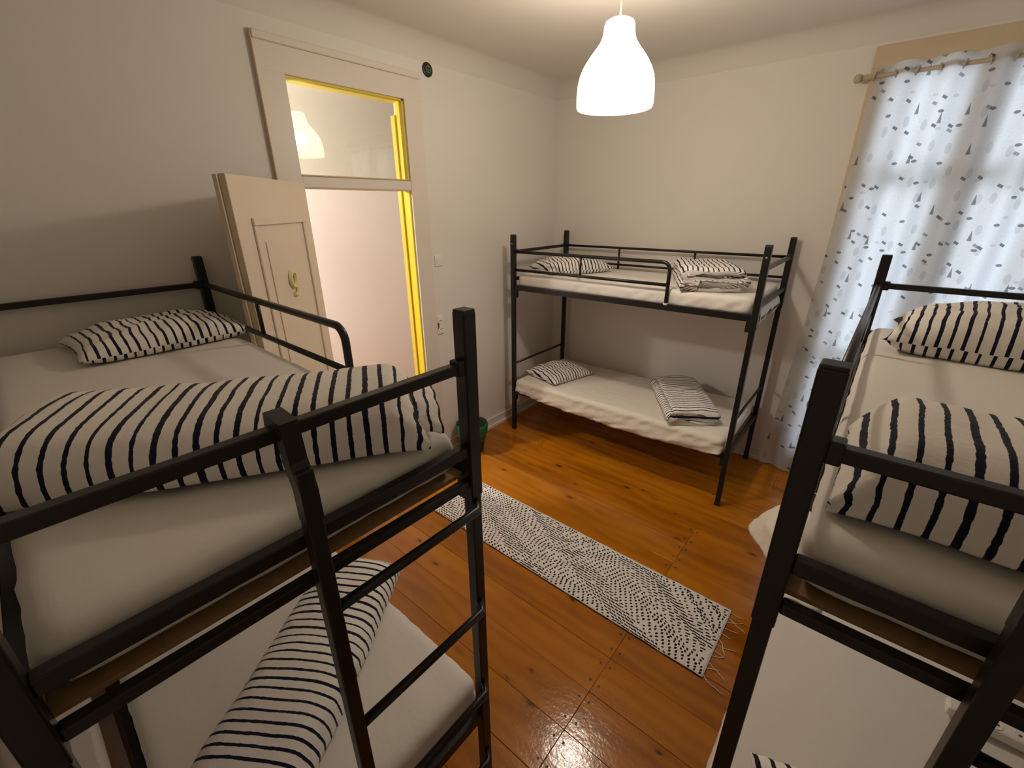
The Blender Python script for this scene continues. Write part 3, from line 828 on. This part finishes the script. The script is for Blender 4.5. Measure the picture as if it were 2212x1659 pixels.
# ---- loose sheet hanging off the right lower bunk
def hanging_sheet():
    bm = bmesh.new(); n1, n2 = 40, 26; G = []
    for i in range(n1 + 1):
        s = i / n1; l = 1.05 + .98 * s; row = []
        for j in range(n2 + 1):
            t = j / n2
            peak = math.exp(-((s - .66) / .22) ** 2)
            outw = .05 + .185 * peak * t ** .8 + .02 * t + (.018 * nz(s * 9, t * 3, 1) + .014 * nz(s * 22, t * 4, 6)) * t
            wv = .14 * (1 - t) ** 2 * 1.0
            zz = ZLO + .012 - .015 * t - (.26 + .12 * nz(s * 4, 2, 3)) * max(0, t - .28) ** 1.3 * (1.15 - .35 * peak)
            ww = wv * (1 if t < .3 else max(0, 1 - (t - .3) * 4)) - outw * min(1, t * 2.2)
            row.append(bm.verts.new(PL['R'](l + .02 * nz(t * 4, s * 3, 7), WB - ww, zz) - PL['R'](1.5, WB, ZLO)))
        G.append(row)
    for i in range(n1):
        for j in range(n2): bm.faces.new((G[i][j], G[i + 1][j], G[i + 1][j + 1], G[i][j + 1]))
    o = obj('bed_sheet', bm, 'sheet_cream', smooth=True, loc=PL['R'](1.5, WB, ZLO))
    sm = o.modifiers.new('thick', 'SOLIDIFY'); sm.thickness = .003
    tag(o, 'loose cream sheet corner hanging off the right lower bunk', 'sheet')
hanging_sheet()

# ---- power strip on the right lower bunk
ps = tag(empty('power_strip', PL['R'](.87, WB - .63, ZLO + .006), BEDS['R'][1] + R(90)), 'white multi-socket power strip lying on the right lower bunk', 'power strip')
obj('body', B(-.11, .11, -.026, .026, 0, .036, bev=.008), 'plastic_white', ps)
for k in range(3):
    q = obj('outlet', lathe(bmesh.new(), [(.021, .0365), (.021, .0375), (.017, .0372), (.015, .0366), (.0005, .0366)], 18, (-.066 + .066 * k, 0, 0)), 'plastic_white', ps)
    for d in (-.008, .008):
        obj('hole', lathe(bmesh.new(), [(.0045, .0368), (.0045, .0378), (.0005, .0378)], 8, (-.066 + .066 * k + d, 0, 0)), 'socket_hole', ps)

# ================================================================== RUG
def rug():
    c = Vector((1.69, -2.03, 0)); hl, hw = 1.01, .252
    t = tag(empty('woven_rug', (c.x, c.y, .0012), R(-.4)), 'long white woven rug with black dashes and fringed ends', 'rug')
    bm = bmesh.new(); n1, n2 = 120, 30; G = []
    for i in range(n1 + 1):
        row = []
        for j in range(n2 + 1):
            x = -hl + 2 * hl * i / n1; y = -hw + 2 * hw * j / n2
            if j in (0, n2): y += .004 * nz(x * 12, j, 2)
            row.append((x, y, .0055 + .0015 * nz(x * 6, y * 9, 1)))
        G.append(row)
    top = [[bm.verts.new(p) for p in r_] for r_ in G]
    bot = [[bm.verts.new((p[0], p[1], .0002)) for p in r_] for r_ in G]
    for i in range(n1):
        for j in range(n2):
            bm.faces.new((top[i][j], top[i + 1][j], top[i + 1][j + 1], top[i][j + 1]))
            if j in (0, n2 - 1) or i in (0, n1 - 1): bm.faces.new((bot[i][j], bot[i][j + 1], bot[i + 1][j + 1], bot[i + 1][j]))
        for j in (0, n2): bm.faces.new((top[i][j], bot[i][j], bot[i + 1][j], top[i + 1][j]))
    for j in range(n2):
        for i in (0, n1): bm.faces.new((top[i][j], top[i][j + 1], bot[i][j + 1], bot[i][j]))
    obj('weave', bm, 'rug_cotton', t, smooth=True)
    # black weft dashes: zigzag rows
    verts, faces = [], []
    rnd = random.Random(3)
    dx, dy = .0300, .0182
    nxr, nyr = int(2 * hl / dx) + 2, int((2 * hw - .006) / dy)
    for i in range(nxr):
        band = i / nxr * 8.5
        for j in range(nyr):
            per = 9 + 3 * math.sin(band * 1.3)
            tri = abs((j + 4 * math.sin(band)) % per - per / 2) / per * 2
            if rnd.random() < .04: continue
            kind = math.sin(band * 2.1 + j * .33)
            ln, wd = (.0230, .0082) if kind > .35 else ((.0105, .0138) if kind < -.3 else (.0125, .0095))
            ln *= rnd.uniform(.85, 1.2); wd *= rnd.uniform(.85, 1.15)
            x = -hl - .02 + dx * (i + 1.3 * tri + (.5 if j % 2 else 0)) + .0016 * rnd.uniform(-1, 1)
            y = -hw + .006 + dy * j + .0012 * rnd.uniform(-1, 1)
            if x < -hl + .006 or x + ln > hl - .006 or y + wd > hw - .004: continue
            sl = .0035 * (1 if ((j + 4 * math.sin(band)) % per) > per / 2 else -1)
            if y + sl < -hw + .002 or y + wd + sl > hw - .002: sl = 0
            z = .0055 + .0015 * nz(x * 6, y * 9, 1) + .0007; b = len(verts)
            verts += [(x, y, z - .001), (x + ln, y + sl, z - .001), (x + ln, y + wd + sl, z - .001), (x, y + wd, z - .001),
                      (x + .0012, y + .001, z + .0006), (x + ln - .0012, y + sl + .001, z + .0006), (x + ln - .0012, y + wd + sl - .001, z + .0006), (x + .0012, y + wd - .001, z + .0006)]
            faces += [(b + 4, b + 5, b + 6, b + 7), (b, b + 1, b + 5, b + 4), (b + 1, b + 2, b + 6, b + 5), (b + 2, b + 3, b + 7, b + 6), (b + 3, b, b + 4, b + 7)]
    me = bpy.data.meshes.new('dashes'); me.from_pydata(verts, [], faces); me.materials.append(MATS['rug_black'])
    o = bpy.data.objects.new('black_dashes', me); COL.objects.link(o); o.parent = t; o['kind'] = 'stuff'
    # dark selvedge cord along the near edge
    for sgn in (-1,):
        pts = [(-hl + 2 * hl * i / 60, sgn * hw + .003 * nz(i * .7, 2, 1), .003) for i in range(61)]
        obj('edge_cord', tube(bmesh.new(), pts, .0025, 5), 'rug_black', t, smooth=True)
    # fringe yarns
    for sgn in (-1, 1):
        for k in range(12):
            y = -hw + .02 + (2 * hw - .04) * k / 11; p = [Vector((sgn * (hl - .004), y, .004))]
            a = rnd.uniform(-.7, .7); ln = rnd.uniform(.05, .12)
            for q in range(6):
                a += rnd.uniform(-.35, .35); p.append(p[-1] + Vector((sgn * math.cos(a), math.sin(a), 0)) * ln / 6)
                p[-1].z = .0028
            obj('fringe_yarn', tube(bmesh.new(), p, .0019, 5), 'fringe_yarn', t, smooth=True)
rug()

# ================================================================== WASTE BIN
bn = tag(empty('waste_bin', (.262, -1.425, 0)), 'small dark bin lined with a green bag by the door wall', 'waste bin')
obj('body', lathe(bmesh.new(), [(.001, .004), (.098, .0), (.104, .01), (.142, .285), (.136, .285), (.098, .014), (.001, .014)], 36), 'bin_dark', bn, smooth=True)
bm = bmesh.new(); n = 48; rings = []
for r0, z0, am in ((.136, .02, .0), (.128, .14, .012), (.133, .27, .006), (.140, .291, .002), (.147, .290, .002), (.150, .27, .005), (.148, .225, .007), (.146, .195, .004)):
    rings.append([])
    for k in range(n):
        a = 2 * math.pi * k / n
        rr_ = r0 + am * nz(math.cos(a) * 3, math.sin(a) * 3, z0 * 9); zz = z0 + (.03 * nz(math.cos(a) * 2, math.sin(a) * 2, 4) if z0 == .195 else 0)
        if z0 < .05: rr_ = .07
        rings[-1].append(bm.verts.new((rr_ * math.cos(a), rr_ * math.sin(a), zz)))
for A, C in zip(rings, rings[1:]):
    for k in range(n): bm.faces.new((A[k], A[(k + 1) % n], C[(k + 1) % n], C[k]))
bm.faces.new(rings[0])
q = obj('bin_bag', bm, 'bag_green', bn, smooth=True); q['label'] = 'green plastic bag liner'
